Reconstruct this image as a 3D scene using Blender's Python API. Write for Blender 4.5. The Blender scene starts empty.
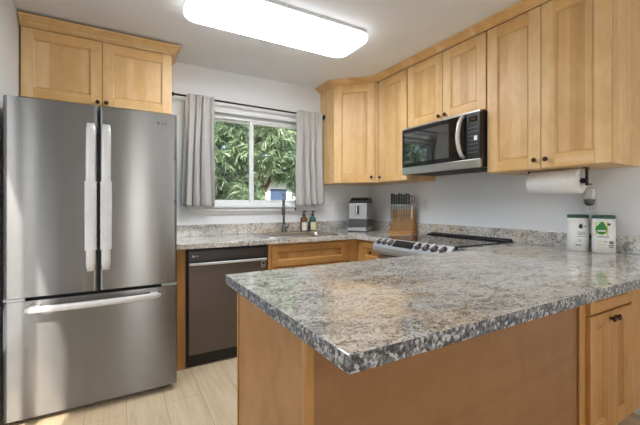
import bpy, bmesh, math, random
from mathutils import Vector, Matrix
random.seed(7)
R = math.radians
scene = bpy.context.scene
COL = scene.collection

# ------------------------------------------------------------------ camera
cam_d = bpy.data.cameras.new('camera'); cam = bpy.data.objects.new('camera', cam_d); COL.objects.link(cam)
cam_d.sensor_width = 36.0
cam_d.lens = 347.43 / 640 * 36
cam.location = (-2.556, -3.268, 1.192)
cam.rotation_euler = (R(90), 0, R(-30.0))
cam_d.shift_y = -(212.5 - 204.4) / 640
cam_d.clip_start = 0.02
scene.camera = cam

# ------------------------------------------------------------------ light
world = bpy.data.worlds.new('world'); scene.world = world; world.use_nodes = True
wn = world.node_tree.nodes; wl = world.node_tree.links
wn.clear()
sky = wn.new('ShaderNodeTexSky'); sky.sky_type = 'NISHITA'; sky.sun_disc = False
sky.sun_elevation = R(48); sky.sun_rotation = R(195); sky.air_density = 1.0; sky.dust_density = 2.5
bg = wn.new('ShaderNodeBackground'); bg.inputs['Strength'].default_value = 0.22
wo = wn.new('ShaderNodeOutputWorld')
wl.new(sky.outputs[0], bg.inputs[0]); wl.new(bg.outputs[0], wo.inputs[0])

sd = bpy.data.lights.new('sun', 'SUN'); sd.energy = 5.5; sd.angle = R(1.0); sd.color = (1, .95, .87)
so = bpy.data.objects.new('sun', sd); COL.objects.link(so)
so.rotation_euler = Vector((0.22, 0.80, -0.85)).to_track_quat('-Z', 'Y').to_euler()

def area(name, loc, direction, sx, sy, power, color):
    d = bpy.data.lights.new(name, 'AREA'); d.shape = 'RECTANGLE'; d.size = sx; d.size_y = sy
    d.energy = power; d.color = color
    o = bpy.data.objects.new(name, d); COL.objects.link(o); o.location = loc
    o.rotation_euler = Vector(direction).to_track_quat('-Z', 'Z').to_euler()
    return o
# fill lamps added inside the unseen door and window openings
area('fill_rear_door', (-2.05, -7.28, 1.10), (0, 1, 0), 0.40, 2.0, 7, (0.97, 0.98, 1.0))
area('fill_rear_window', (-0.75, -7.28, 1.45), (0, 1, 0), 0.95, 1.2, 4, (0.97, 0.98, 1.0))
area('fill_side_door', (-3.19, -1.78, 1.06), (1, 0, .15), 1.30, 2.0, 3.5, (0.98, 0.985, 1.0))
FIXTURE_EMIT = 9.5
RIM_EMIT = 2.2
FILL_EMIT = 8.0
scene.view_settings.view_transform = 'Standard'
scene.view_settings.look = 'None'
scene.view_settings.exposure = 0.85
scene.view_settings.gamma = 1.0
scene.view_settings.use_curve_mapping = False

# ------------------------------------------------------------------ materials
def srgb(r, g, b):
    f = lambda c: (c / 255 / 12.92) if c / 255 <= .04045 else ((c / 255 + .055) / 1.055) ** 2.4
    return (f(r), f(g), f(b), 1)

class NT:
    def __init__(s, name):
        s.m = bpy.data.materials.new(name); s.m.use_nodes = True
        s.n = s.m.node_tree.nodes; s.l = s.m.node_tree.links
        s.b = s.n['Principled BSDF']
    def node(s, t, **kw):
        n = s.n.new(t)
        for k, v in kw.items():
            if k in n.inputs: n.inputs[k].default_value = v
            else: setattr(n, k, v)
        return n
    def link(s, a, b): s.l.new(a, b)
    def ramp(s, fac, stops, interp='LINEAR'):
        r = s.n.new('ShaderNodeValToRGB'); r.color_ramp.interpolation = interp
        e = r.color_ramp.elements
        while len(e) < len(stops): e.new(0.5)
        for i, (p, c) in enumerate(stops): e[i].position = p; e[i].color = c if len(c) == 4 else (*c, 1)
        s.link(fac, r.inputs[0]); return r.outputs[0]
    def mix(s, fac, a, b, mode='MIX'):
        m = s.n.new('ShaderNodeMix'); m.data_type = 'RGBA'; m.blend_type = mode
        for sock, v in ((m.inputs[0], fac), (m.inputs[6], a), (m.inputs[7], b)):
            if hasattr(v, 'is_linked') or hasattr(v, 'links'): s.link(v, sock)
            else: sock.default_value = v
        return m.outputs[2]
    def coords(s, scale=(1, 1, 1), rot=(0, 0, 0), rand=True):
        tc = s.n.new('ShaderNodeTexCoord')
        out = tc.outputs['Object']
        if rand:
            oi = s.n.new('ShaderNodeObjectInfo')
            mul = s.n.new('ShaderNodeVectorMath'); mul.operation = 'MULTIPLY_ADD'
            cx = s.n.new('ShaderNodeCombineXYZ')
            for i in range(3): s.link(oi.outputs['Random'], cx.inputs[i])
            s.link(cx.outputs[0], mul.inputs[0]); mul.inputs[1].default_value = (17, 11, 23)
            s.link(out, mul.inputs[2]); out = mul.outputs[0]
        mp = s.n.new('ShaderNodeMapping'); mp.inputs['Scale'].default_value = scale; mp.inputs['Rotation'].default_value = rot
        s.link(out, mp.inputs[0]); return mp.outputs[0]
    def noise(s, vec, scale, detail=3, rough=.5, dist=0):
        n = s.n.new('ShaderNodeTexNoise'); n.inputs['Scale'].default_value = scale
        n.inputs['Detail'].default_value = detail; n.inputs['Roughness'].default_value = rough
        n.inputs['Distortion'].default_value = dist
        s.link(vec, n.inputs['Vector']); return n.outputs['Fac']
    def bump(s, h, strength, dist=.002):
        b = s.n.new('ShaderNodeBump'); b.inputs['Strength'].default_value = strength; b.inputs['Distance'].default_value = dist
        s.link(h, b.inputs['Height']); s.link(b.outputs[0], s.b.inputs['Normal'])

def plain(name, rgb, rough=.5, metal=0, spec=.5, **kw):
    t = NT(name); t.b.inputs['Base Color'].default_value = srgb(*rgb)
    t.b.inputs['Roughness'].default_value = rough; t.b.inputs['Metallic'].default_value = metal
    t.b.inputs['Specular IOR Level'].default_value = spec
    v = t.coords(rand=False); n = t.noise(v, 30, 2)
    c = srgb(*rgb)
    d = tuple(x * .93 for x in c[:3]) + (1,)
    t.link(t.ramp(n, [(.3, d), (.7, c)]), t.b.inputs['Base Color'])
    for k, val in kw.items(): t.b.inputs[k].default_value = val
    return t.m

def wood(name, light, mid, dark, axis='Z', staves=False, rough=.38):
    t = NT(name)
    k = {'Z': (9, 9, .55), 'X': (.55, 9, 9), 'Y': (9, .55, 9)}[axis]
    v = t.coords(scale=k)
    n1 = t.noise(v, .9, 4, .55, .8)
    n2 = t.noise(v, 14, 3, .6)
    c = t.ramp(n1, [(.25, srgb(*dark)), (.5, srgb(*mid)), (.75, srgb(*light))])
    f = t.ramp(n2, [(.3, (.955, .945, .93)), (.65, (1, 1, 1))])
    c = t.mix(1.0, c, f, 'MULTIPLY')
    cl = t.noise(t.coords(scale=(1.0, 1.0, .5)), 9, 3, .6, 1.0)
    c = t.mix(1.0, c, t.ramp(cl, [(.35, (.91, .88, .83)), (.6, (1, 1, 1))]), 'MULTIPLY')
    if staves:
        tc = t.n.new('ShaderNodeTexCoord'); oi = t.n.new('ShaderNodeObjectInfo')
        sx = t.n.new('ShaderNodeSeparateXYZ'); t.link(tc.outputs['Object'], sx.inputs[0])
        m1 = t.node('ShaderNodeMath', operation='MULTIPLY'); t.link(sx.outputs[0], m1.inputs[0]); m1.inputs[1].default_value = 13.5
        m2 = t.node('ShaderNodeMath', operation='FLOOR'); t.link(m1.outputs[0], m2.inputs[0])
        m3 = t.node('ShaderNodeMath', operation='MULTIPLY_ADD'); t.link(oi.outputs['Random'], m3.inputs[0]); m3.inputs[1].default_value = 97; t.link(m2.outputs[0], m3.inputs[2])
        wnz = t.n.new('ShaderNodeTexWhiteNoise'); wnz.noise_dimensions = '1D'; t.link(m3.outputs[0], wnz.inputs['W'])
        s = t.ramp(wnz.outputs['Value'], [(0, (.76, .68, .57)), (.35, (.92, .88, .82)), (.6, (.97, .95, .93)), (1, (1.0, 1.0, 1.0))])
        c = t.mix(1.0, c, s, 'MULTIPLY')
    t.link(c, t.b.inputs['Base Color'])
    t.b.inputs['Roughness'].default_value = rough; t.b.inputs['Specular IOR Level'].default_value = .4
    t.bump(n2, .04)
    return t.m

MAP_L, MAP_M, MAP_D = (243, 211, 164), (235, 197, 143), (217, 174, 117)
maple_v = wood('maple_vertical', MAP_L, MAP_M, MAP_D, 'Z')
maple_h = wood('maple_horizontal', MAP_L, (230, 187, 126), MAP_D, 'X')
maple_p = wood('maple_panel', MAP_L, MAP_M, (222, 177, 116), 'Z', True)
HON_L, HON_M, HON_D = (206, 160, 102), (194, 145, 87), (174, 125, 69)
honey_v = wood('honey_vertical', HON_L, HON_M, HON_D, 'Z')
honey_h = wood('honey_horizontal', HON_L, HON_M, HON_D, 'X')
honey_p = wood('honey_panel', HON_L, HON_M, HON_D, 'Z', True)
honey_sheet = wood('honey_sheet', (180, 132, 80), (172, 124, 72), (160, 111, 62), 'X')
honey_sheet_shaded = wood('honey_sheet_shaded', (158, 118, 80), (150, 110, 73), (140, 100, 65), 'X')  # end panel's wood darkened: shade painted into the peninsula's back panel
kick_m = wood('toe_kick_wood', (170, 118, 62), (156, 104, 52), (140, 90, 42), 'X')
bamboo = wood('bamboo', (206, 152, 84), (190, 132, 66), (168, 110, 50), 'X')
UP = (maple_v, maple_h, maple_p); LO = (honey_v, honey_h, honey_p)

def mat_granite():
    t = NT('granite')
    v = t.coords(rand=False)
    mp = t.node('ShaderNodeMapping'); mp.inputs['Rotation'].default_value = (0, 0, R(34)); mp.inputs['Scale'].default_value = (1.0, 2.2, 1.6)
    t.link(v, mp.inputs[0]); vein = mp.outputs[0]
    big = t.noise(vein, 1.7, 3, .55, .6)
    region = t.noise(vein, 2.6, 4, .6, 1.2)
    mid = t.noise(vein, 13, 6, .70, .8)
    base = t.ramp(mid, [(.30, srgb(104, 98, 93)), (.40, srgb(174, 167, 159)), (.49, srgb(212, 208, 200)), (.72, srgb(222, 220, 216))])
    n3 = t.noise(vein, 30, 5, .72, .4)
    goldc = t.ramp(n3, [(.35, srgb(146, 108, 66)), (.5, srgb(198, 168, 122)), (.66, srgb(224, 210, 184))])
    c = t.mix(t.ramp(big, [(.50, (0, 0, 0)), (.64, (.6, .6, .6))]), base, goldc)
    greyc = t.ramp(n3, [(.36, srgb(70, 70, 72)), (.5, srgb(140, 138, 136)), (.66, srgb(208, 205, 200))])
    c = t.mix(t.ramp(region, [(.52, (0, 0, 0)), (.66, (.68, .68, .68))]), c, greyc)
    sp = t.noise(v, 105, 4, .72)
    dens = t.noise(v, 5, 3, .6)
    thr = t.node('ShaderNodeMath', operation='MULTIPLY_ADD'); t.link(dens, thr.inputs[0]); thr.inputs[1].default_value = -.35; t.link(sp, thr.inputs[2])
    c = t.mix(t.ramp(thr.outputs[0], [(.215, (.9, .9, .9)), (.26, (0, 0, 0))]), c, srgb(58, 54, 54))
    sp2 = t.noise(v, 48, 4, .75)
    c = t.mix(t.ramp(sp2, [(.56, (0, 0, 0)), (.64, (.75, .75, .75))]), c, srgb(238, 236, 231))
    vo = t.n.new('ShaderNodeTexVoronoi'); vo.inputs['Scale'].default_value = 190; t.link(v, vo.inputs['Vector'])
    sv = t.n.new('ShaderNodeSeparateColor'); t.link(vo.outputs['Color'], sv.inputs[0])
    c = t.mix(t.ramp(sv.outputs[0], [(.05, (.6, .6, .6)), (.10, (0, 0, 0))]), c, srgb(70, 64, 62))
    c = t.mix(t.ramp(sv.outputs[1], [(.82, (0, 0, 0)), (.92, (.5, .5, .5))]), c, srgb(240, 238, 234))
    t.link(c, t.b.inputs['Base Color'])
    t.b.inputs['Roughness'].default_value = .055
    t.b.inputs['IOR'].default_value = 1.75
    return t.m
def mat_granite_edge():
    t = NT('granite_sawn_edge')
    v = t.coords(rand=False)
    a = t.noise(v, 75, 5, .75); b = t.noise(v, 20, 3, .6)
    vo = t.n.new('ShaderNodeTexVoronoi'); vo.inputs['Scale'].default_value = 130; t.link(v, vo.inputs['Vector'])
    sv = t.n.new('ShaderNodeSeparateColor'); t.link(vo.outputs['Color'], sv.inputs[0])
    c = t.ramp(a, [(.36, srgb(30, 32, 36)), (.46, srgb(84, 84, 88)), (.56, srgb(138, 138, 140)), (.70, srgb(196, 194, 192))])
    c = t.mix(t.ramp(b, [(.45, (0, 0, 0)), (.62, (.55, .55, .55))]), c, srgb(64, 66, 74))
    c = t.mix(t.ramp(sv.outputs[0], [(.18, (.8, .8, .8)), (.26, (0, 0, 0))]), c, srgb(34, 36, 42))
    c = t.mix(t.ramp(sv.outputs[1], [(.78, (0, 0, 0)), (.86, (.7, .7, .7))]), c, srgb(206, 208, 212))
    t.link(c, t.b.inputs['Base Color']); t.b.inputs['Roughness'].default_value = .3
    t.bump(a, .3)
    return t.m
granite = mat_granite(); granite_edge = mat_granite_edge()

def mat_paint(name, rgb, rough=.7):
    t = NT(name); v = t.coords(rand=False)
    n = t.noise(v, 160, 3, .6); n2 = t.noise(v, 1.3, 2)
    c = srgb(*rgb)
    t.link(t.ramp(n2, [(.3, tuple(x * .97 for x in c[:3])), (.7, c)]), t.b.inputs['Base Color'])
    t.b.inputs['Roughness'].default_value = rough; t.bump(n, .06, .001)
    return t.m
wall_m = mat_paint('wall_paint', (236, 238, 241)); ceil_m = mat_paint('ceiling_paint', (240, 241, 244), .8)
trim_m = plain('white_trim', (232, 232, 231), .4)
vinyl = plain('white_vinyl', (240, 242, 242), .3)

def mat_floor():
    t = NT('oak_plank_floor'); v = t.coords(rand=False)
    mp = t.node('ShaderNodeMapping'); mp.inputs['Rotation'].default_value = (0, 0, R(90)); mp.inputs['Location'].default_value = (0.35, 0.06, 0)
    t.link(v, mp.inputs[0])
    br = t.n.new('ShaderNodeTexBrick'); br.offset = .37; br.squash = 1
    for k, val in (('Scale', 1.0), ('Brick Width', 1.35), ('Row Height', .205), ('Mortar Size', .0016), ('Mortar Smooth', .1), ('Bias', 0.0)):
        br.inputs[k].default_value = val
    br.inputs['Color1'].default_value = (0, 0, 0, 1); br.inputs['Color2'].default_value = (1, 1, 1, 1); br.inputs['Mortar'].default_value = (.5, .5, .5, 1)
    t.link(mp.outputs[0], br.inputs['Vector'])
    plank = t.ramp(br.outputs['Color'], [(0, srgb(208, 186, 152)), (1, srgb(224, 205, 174))])
    mp2 = t.node('ShaderNodeMapping'); mp2.inputs['Scale'].default_value = (9, .7, 1); t.link(v, mp2.inputs[0])
    g = t.noise(mp2.outputs[0], 3, 5, .6, .8)
    c = t.mix(1.0, plank, t.ramp(g, [(.3, (.84, .80, .74)), (.6, (1, 1, 1))]), 'MULTIPLY')
    c = t.mix(br.outputs['Fac'], c, srgb(168, 142, 110))
    t.link(c, t.b.inputs['Base Color']); t.b.inputs['Roughness'].default_value = .42
    t.bump(g, .03)
    return t.m
floor_m = mat_floor()

def mat_steel(name, rgb, rough=.27, wav=.0, aniso=.65, metal=1.0):
    t = NT(name); v = t.coords(scale=(1, 1, 1))
    mp = t.node('ShaderNodeMapping'); mp.inputs['Scale'].default_value = (1.5, 1.5, 260); t.link(v, mp.inputs[0])
    n = t.noise(mp.outputs[0], 2.0, 3, .6)
    c = srgb(*rgb)
    t.link(t.ramp(n, [(.3, tuple(x * .90 for x in c[:3])), (.7, c)]), t.b.inputs['Base Color'])
    t.b.inputs['Metallic'].default_value = metal; t.b.inputs['Roughness'].default_value = rough
    t.b.inputs['Anisotropic'].default_value = aniso; t.b.inputs['Anisotropic Rotation'].default_value = .25
    if wav:
        mp2 = t.node('ShaderNodeMapping'); mp2.inputs['Scale'].default_value = (7.0, 1, .55); t.link(v, mp2.inputs[0])
        w = t.noise(mp2.outputs[0], 1.0, 1.5, .4)
        t.bump(w, wav, .012)
    return t.m
steel = mat_steel('brushed_steel', (136, 136, 136), .22, .06, .97, .9)
steel_plain = mat_steel('satin_steel', (200, 199, 197), .3, 0, .4)
steel_dark = mat_steel('dark_stainless', (116, 109, 105), .36, 0, .9, .9)
steel_panel = mat_steel('dark_steel_strip', (92, 92, 95), .35, 0)
handle_m = plain('pale_handle_metal', (206, 206, 204), .38, .3)
faucet_m = plain('faucet_grey_metal', (112, 114, 116), .3, .9)
chrome = plain('chrome', (190, 192, 194), .16, 1.0)
sleeve_m = plain('handle_sleeve_cloth', (206, 206, 206), .9)
black_plastic = plain('black_plastic', (24, 24, 26), .4)
body_dark = plain('charcoal_sheet_metal', (52, 52, 54), .5, .2)
black_glass = plain('black_glass', (12, 12, 14), .05, 0, .7)
black_gloss = plain('black_gloss_panel', (20, 19, 20), .08, 0, .5, IOR=1.5)
mirror_glass = plain('mirror_black_glass', (16, 16, 18), .03, 0, .6, IOR=2.2)
bronze = plain('dark_bronze', (72, 54, 42), .35, .8)
iron = plain('black_iron', (26, 25, 26), .45, .5)
rod_m = plain('dark_rod_metal', (58, 54, 52), .35, .8)
paper = plain('paper_towel', (240, 240, 239), .95)
white_pl = plain('white_plastic', (232, 232, 230), .35)
white_can = plain('white_canister', (236, 236, 234), .4)
green_lid = plain('dark_green_lid', (38, 80, 66), .4)
green_leaf = plain('leaf_green', (52, 140, 70), .5)
green_dark = plain('emblem_dark_green', (40, 66, 58), .5)
yellow_m = plain('label_yellow', (216, 214, 90), .5)
grey_print = plain('grey_print', (120, 124, 124), .6)
teal_print = plain('teal_print', (86, 122, 116), .6)
white_print = plain('white_print', (236, 236, 236), .5)
slot_m = plain('slot_dark', (40, 40, 40), .6)
grey_device = plain('grey_translucent_plastic', (96, 98, 100), .2)
mid_grey = plain('mid_grey_plastic', (70, 72, 75), .4)
silver_pl = plain('silver_plastic', (178, 179, 180), .3, .35)
machine_m = plain('machine_silver', (170, 171, 172), .35, .3)
red_pl = plain('red_plastic', (140, 36, 36), .4)
cream_label = plain('cream_label', (222, 220, 176), .6)
white_label = plain('white_label', (226, 224, 216), .6)
exterior = plain('exterior_stucco', (214, 212, 206), .9)

def mat_fabric():
    t = NT('curtain_linen'); v = t.coords(rand=False)
    mp = t.node('ShaderNodeMapping'); mp.inputs['Scale'].default_value = (500, 500, 90); t.link(v, mp.inputs[0])
    n = t.noise(mp.outputs[0], 1, 3)
    t.link(t.ramp(n, [(.3, srgb(198, 196, 194)), (.7, srgb(218, 216, 214))]), t.b.inputs['Base Color'])
    t.b.inputs['Roughness'].default_value = .95; t.b.inputs['Specular IOR Level'].default_value = .1
    t.bump(n, .2)
    tr = t.n.new('ShaderNodeBsdfTranslucent'); tr.inputs[0].default_value = srgb(200, 198, 195)
    mx = t.n.new('ShaderNodeMixShader'); mx.inputs[0].default_value = .18
    out = t.n['Material Output']
    t.link(t.b.outputs[0], mx.inputs[1]); t.link(tr.outputs[0], mx.inputs[2]); t.link(mx.outputs[0], out.inputs[0])
    return t.m
fabric = mat_fabric()

def mat_glass(name, tint=(1, 1, 1, 1), refl=1.5, rough=0.0):
    t = NT(name)
    tr = t.n.new('ShaderNodeBsdfTransparent'); tr.inputs[0].default_value = tint
    gl = t.n.new('ShaderNodeBsdfGlossy'); gl.inputs['Roughness'].default_value = rough
    fr = t.n.new('ShaderNodeFresnel'); fr.inputs[0].default_value = refl
    mx = t.n.new('ShaderNodeMixShader')
    ge = t.n.new('ShaderNodeNewGeometry'); inv = t.node('ShaderNodeMath', operation='SUBTRACT'); inv.inputs[0].default_value = 1
    t.link(ge.outputs['Backfacing'], inv.inputs[1])
    mu = t.node('ShaderNodeMath', operation='MULTIPLY'); t.link(fr.outputs[0], mu.inputs[0]); t.link(inv.outputs[0], mu.inputs[1])
    t.link(mu.outputs[0], mx.inputs[0]); t.link(tr.outputs[0], mx.inputs[1]); t.link(gl.outputs[0], mx.inputs[2])
    t.link(mx.outputs[0], t.n['Material Output'].inputs[0])
    return t.m
pane_glass = mat_glass('window_glass')
acrylic = mat_glass('clear_acrylic', (.88, .90, .90, 1))
amber = plain('amber_glass', (110, 62, 20), .08, 0, .6)
green_b = plain('green_bottle', (52, 92, 84), .12, 0, .6)

def mat_emit(name, strength, col=(.925, .965, 1.0, 1)):
    t = NT(name)
    t.b.inputs['Base Color'].default_value = (.9, .9, .9, 1)
    t.b.inputs['Emission Color'].default_value = col; t.b.inputs['Emission Strength'].default_value = strength
    return t.m
diffuser_m = mat_emit('acrylic_diffuser', FIXTURE_EMIT)
rim_m = mat_emit('acrylic_rim', RIM_EMIT)
fill_m = mat_emit('fill_diffuser', FILL_EMIT)

def mat_leaf():
    t = NT('tree_needles')
    v = t.coords(rand=False)
    n = t.noise(v, 2.4, 3, .6); n2 = t.noise(v, 40, 2)
    c = t.ramp(n, [(.30, srgb(58, 82, 58)), (.50, srgb(112, 138, 98)), (.66, srgb(178, 196, 160))])
    c = t.mix(t.ramp(n2, [(.5, (0, 0, 0)), (.75, (.6, .6, .6))]), c, srgb(212, 218, 196))
    t.link(c, t.b.inputs['Base Color']); t.b.inputs['Roughness'].default_value = .6
    tr = t.n.new('ShaderNodeBsdfTranslucent'); t.link(c, tr.inputs[0])
    mx = t.n.new('ShaderNodeMixShader'); mx.inputs[0].default_value = .3
    t.link(t.b.outputs[0], mx.inputs[1]); t.link(tr.outputs[0], mx.inputs[2]); t.link(mx.outputs[0], t.n['Material Output'].inputs[0])
    return t.m
leaf_m = mat_leaf()
bark_m = plain('bark', (104, 80, 62), .9)
grass_m = plain('lawn', (110, 128, 78), .95)

# ------------------------------------------------------------------ mesh helpers
class B:
    """collects shapes into one mesh"""
    def __init__(s): s.bm = bmesh.new()
    def box(s, x0, x1, y0, y1, z0, z1, mi=0, bev=0, seg=2):
        x0, x1 = min(x0, x1), max(x0, x1); y0, y1 = min(y0, y1), max(y0, y1); z0, z1 = min(z0, z1), max(z0, z1)
        vs = [s.bm.verts.new(p) for p in ((x0,y0,z0),(x1,y0,z0),(x1,y1,z0),(x0,y1,z0),(x0,y0,z1),(x1,y0,z1),(x1,y1,z1),(x0,y1,z1))]
        fs = [s.bm.faces.new([vs[i] for i in q]) for q in ((0,3,2,1),(4,5,6,7),(0,1,5,4),(1,2,6,5),(2,3,7,6),(3,0,4,7))]
        for f in fs: f.material_index = mi
        if bev:
            es = list({e for f in fs for e in f.edges})
            r = bmesh.ops.bevel(s.bm, geom=es, offset=bev, segments=seg, profile=.5, affect='EDGES')
            for f in r['faces']: f.material_index = mi; f.smooth = True
        return s
    def quad(s, *pts, mi=0):
        f = s.bm.faces.new([s.bm.verts.new(p) for p in pts]); f.material_index = mi; return s
    def prism(s, poly, z0, z1, mi=0, axis='Z', bev=0):
        def P(a, b, c): return {'Z': (a, b, c), 'Y': (a, c, b), 'X': (c, a, b)}[axis]
        lo = [s.bm.verts.new(P(a, b, z0)) for a, b in poly]; hi = [s.bm.verts.new(P(a, b, z1)) for a, b in poly]
        fs = [s.bm.faces.new(lo[::-1]), s.bm.faces.new(hi)]
        n = len(poly)
        for i in range(n): fs.append(s.bm.faces.new((lo[i], lo[(i+1) % n], hi[(i+1) % n], hi[i])))
        for f in fs: f.material_index = mi
        bmesh.ops.recalc_face_normals(s.bm, faces=fs)
        if bev:
            r = bmesh.ops.bevel(s.bm, geom=list({e for f in fs for e in f.edges}), offset=bev, segments=2, profile=.5, affect='EDGES')
            for f in r['faces']: f.material_index = mi; f.smooth = True
        return s
    def tube(s, pts, r, seg=12, mi=0, cap=True):
        pts = [Vector(p) for p in pts]; n = len(pts)
        rs = r if isinstance(r, (list, tuple)) else [r] * n
        rings = []; up = None
        for i, p in enumerate(pts):
            t = (pts[min(i+1, n-1)] - pts[max(i-1, 0)]).normalized()
            if up is None:
                up = Vector((0, 0, 1)) if abs(t.z) < .9 else Vector((1, 0, 0))
            a = t.cross(up).normalized(); b = a.cross(t).normalized(); up = b
            rings.append([s.bm.verts.new(p + (a * math.cos(2*math.pi*k/seg) + b * math.sin(2*math.pi*k/seg)) * rs[i]) for k in range(seg)])
        fs = []
        for i in range(n-1):
            for k in range(seg):
                f = s.bm.faces.new((rings[i][k], rings[i][(k+1) % seg], rings[i+1][(k+1) % seg], rings[i+1][k])); f.smooth = True; fs.append(f)
        if cap: fs.append(s.bm.faces.new(rings[0][::-1])); fs.append(s.bm.faces.new(rings[-1]))
        for f in fs: f.material_index = mi
        bmesh.ops.recalc_face_normals(s.bm, faces=fs)
        return s
    def lathe(s, prof, c=(0, 0, 0), axis='Z', seg=24, mi=0, shape=None):
        """prof: (radius, height) list; capped where radius is 0"""
        cx, cy, cz = c; rings = []
        def P(a, b, h): return {'Z': (cx+a, cy+b, cz+h), 'Y': (cx+a, cy+h, cz+b), 'X': (cx+h, cy+a, cz+b)}[axis]
        for r, h in prof:
            if r <= 1e-6: rings.append([s.bm.verts.new(P(0, 0, h))])
            else:
                ring = []
                for k in range(seg):
                    an = 2*math.pi*k/seg; ca, sa = math.cos(an), math.sin(an)
                    m = 1 if not shape else (abs(ca)**shape + abs(sa)**shape) ** (-1/shape)
                    ring.append(s.bm.verts.new(P(r*ca*m, r*sa*m, h)))
                rings.append(ring)
        fs = []
        for a, b in zip(rings, rings[1:]):
            for k in range(seg):
                k2 = (k+1) % seg
                if len(a) == 1 and len(b) == 1: continue
                if len(a) == 1: f = s.bm.faces.new((a[0], b[k], b[k2]))
                elif len(b) == 1: f = s.bm.faces.new((a[k], a[k2], b[0]))
                else: f = s.bm.faces.new((a[k], a[k2], b[k2], b[k]))
                f.smooth = True; f.material_index = mi; fs.append(f)
        bmesh.ops.recalc_face_normals(s.bm, faces=fs)
        return s
    def slab(s, xs, ys, z0, z1, skip=(), mi_top=0, mi_side=0):
        vt = {}
        def V(i, j, z):
            k = (i, j, z)
            if k not in vt: vt[k] = s.bm.verts.new((xs[i], ys[j], z))
            return vt[k]
        cells = {(i, j) for i in range(len(xs)-1) for j in range(len(ys)-1)} - set(skip)
        for i, j in cells:
            f = s.bm.faces.new((V(i,j,z1), V(i+1,j,z1), V(i+1,j+1,z1), V(i,j+1,z1))); f.material_index = mi_top
            f = s.bm.faces.new((V(i,j,z0), V(i,j+1,z0), V(i+1,j+1,z0), V(i+1,j,z0))); f.material_index = mi_top
            for (di, dj, a, b) in ((0,-1,(i,j),(i+1,j)), (1,0,(i+1,j),(i+1,j+1)), (0,1,(i+1,j+1),(i,j+1)), (-1,0,(i,j+1),(i,j))):
                if (i+di, j+dj) not in cells:
                    f = s.bm.faces.new((V(*a,z0), V(*b,z0), V(*b,z1), V(*a,z1))); f.material_index = mi_side
        return s
    def xf(s, mat): bmesh.ops.transform(s.bm, matrix=mat, verts=s.bm.verts); return s
    def build(s, name, mats, parent=None, loc=(0, 0, 0), rot=(0, 0, 0), bevel=0, smooth=False):
        me = bpy.data.meshes.new(name); s.bm.to_mesh(me); s.bm.free()
        for m in (mats if isinstance(mats, (list, tuple)) else [mats]): me.materials.append(m)
        o = bpy.data.objects.new(name, me); COL.objects.link(o)
        o.location = loc; o.rotation_euler = rot
        if parent is not None: o.parent = parent
        if bevel:
            md = o.modifiers.new('bevel', 'BEVEL'); md.width = bevel; md.segments = 2; md.limit_method = 'ANGLE'; md.angle_limit = R(50)
        if smooth:
            for p in me.polygons: p.use_smooth = True
        return o

def tag(o, label=None, cat=None, group=None, kind=None):
    if label: o['label'] = label
    if cat: o['category'] = cat
    if group: o['group'] = group
    if kind: o['kind'] = kind
    return o
def thing(name, label, cat, loc=(0, 0, 0), rz=0, group=None):
    o = bpy.data.objects.new(name, None); COL.objects.link(o); o.empty_display_size = .05
    o.location = loc; o.rotation_euler = (0, 0, rz)
    return tag(o, label, cat, group)
def struct(name, b, m, **k): return tag(b.build(name, m, **k), kind='structure')
def text_mesh(name, body, size, mat, parent, loc, rot=(R(90), 0, 0), align='CENTER', depth=.0004):
    cu = bpy.data.curves.new(name, 'FONT'); cu.body = body; cu.size = size; cu.align_x = align; cu.align_y = 'CENTER'; cu.extrude = depth
    tmp = bpy.data.objects.new(name + '_tmp', cu); COL.objects.link(tmp)
    me = bpy.data.meshes.new_from_object(tmp.evaluated_get(bpy.context.evaluated_depsgraph_get()))
    bpy.data.objects.remove(tmp); bpy.data.curves.remove(cu)
    me.name = name; me.materials.clear(); me.materials.append(mat)
    o = bpy.data.objects.new(name, me); COL.objects.link(o); o.parent = parent; o.location = loc; o.rotation_euler = rot
    return o

# ------------------------------------------------------------------ room shell
XL, YR, H, T = -3.125, -7.20, 2.44, .14
struct('floor', B().box(XL - .2, .2, YR - .2, .16, -.10, 0), floor_m)
struct('ceiling', B().box(XL - .2, .2, YR - .2, .16, H, H + .2), ceil_m)
b = B()
b.box(XL - T, XL, -1.05, T, 0, H).box(XL - T, XL, YR, -2.50, 0, H).box(XL - T, XL, -2.50, -1.05, 2.12, H)
struct('wall_left', b, wall_m)
struct('wall_right', B().box(0, T, YR, T, 0, H), wall_m)
WX0, WX1, WZ0, WZ1 = -1.985, -.80, 1.175, 2.052
b = B()
b.box(XL, WX0, 0, T, 0, H).box(WX1, 0, 0, T, 0, H).box(WX0, WX1, 0, T, 0, WZ0).box(WX0, WX1, 0, T, WZ1, H)
struct('wall_back', b, wall_m)
b = B()   # unseen rear wall; its glazed door and window are placed for reflections and fill
b.box(XL, -2.42, YR - T, YR, 0, H).box(-1.68, -1.25, YR - T, YR, 0, H).box(-.25, 0, YR - T, YR, 0, H)
b.box(-2.42, -1.68, YR - T, YR, 2.1, H).box(-1.25, -.25, YR - T, YR, 0, .85).box(-1.25, -.25, YR - T, YR, 2.1, H)
struct('wall_rear', b, wall_m)
struct('baseboard_right', B().box(-.014, -.0005, YR + .01, -2.445, .0005, .095, bev=.003), trim_m)
struct('baseboard_left', B().box(XL + .0005, XL + .014, YR + .01, -2.51, .0005, .095, bev=.003), trim_m)

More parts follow.
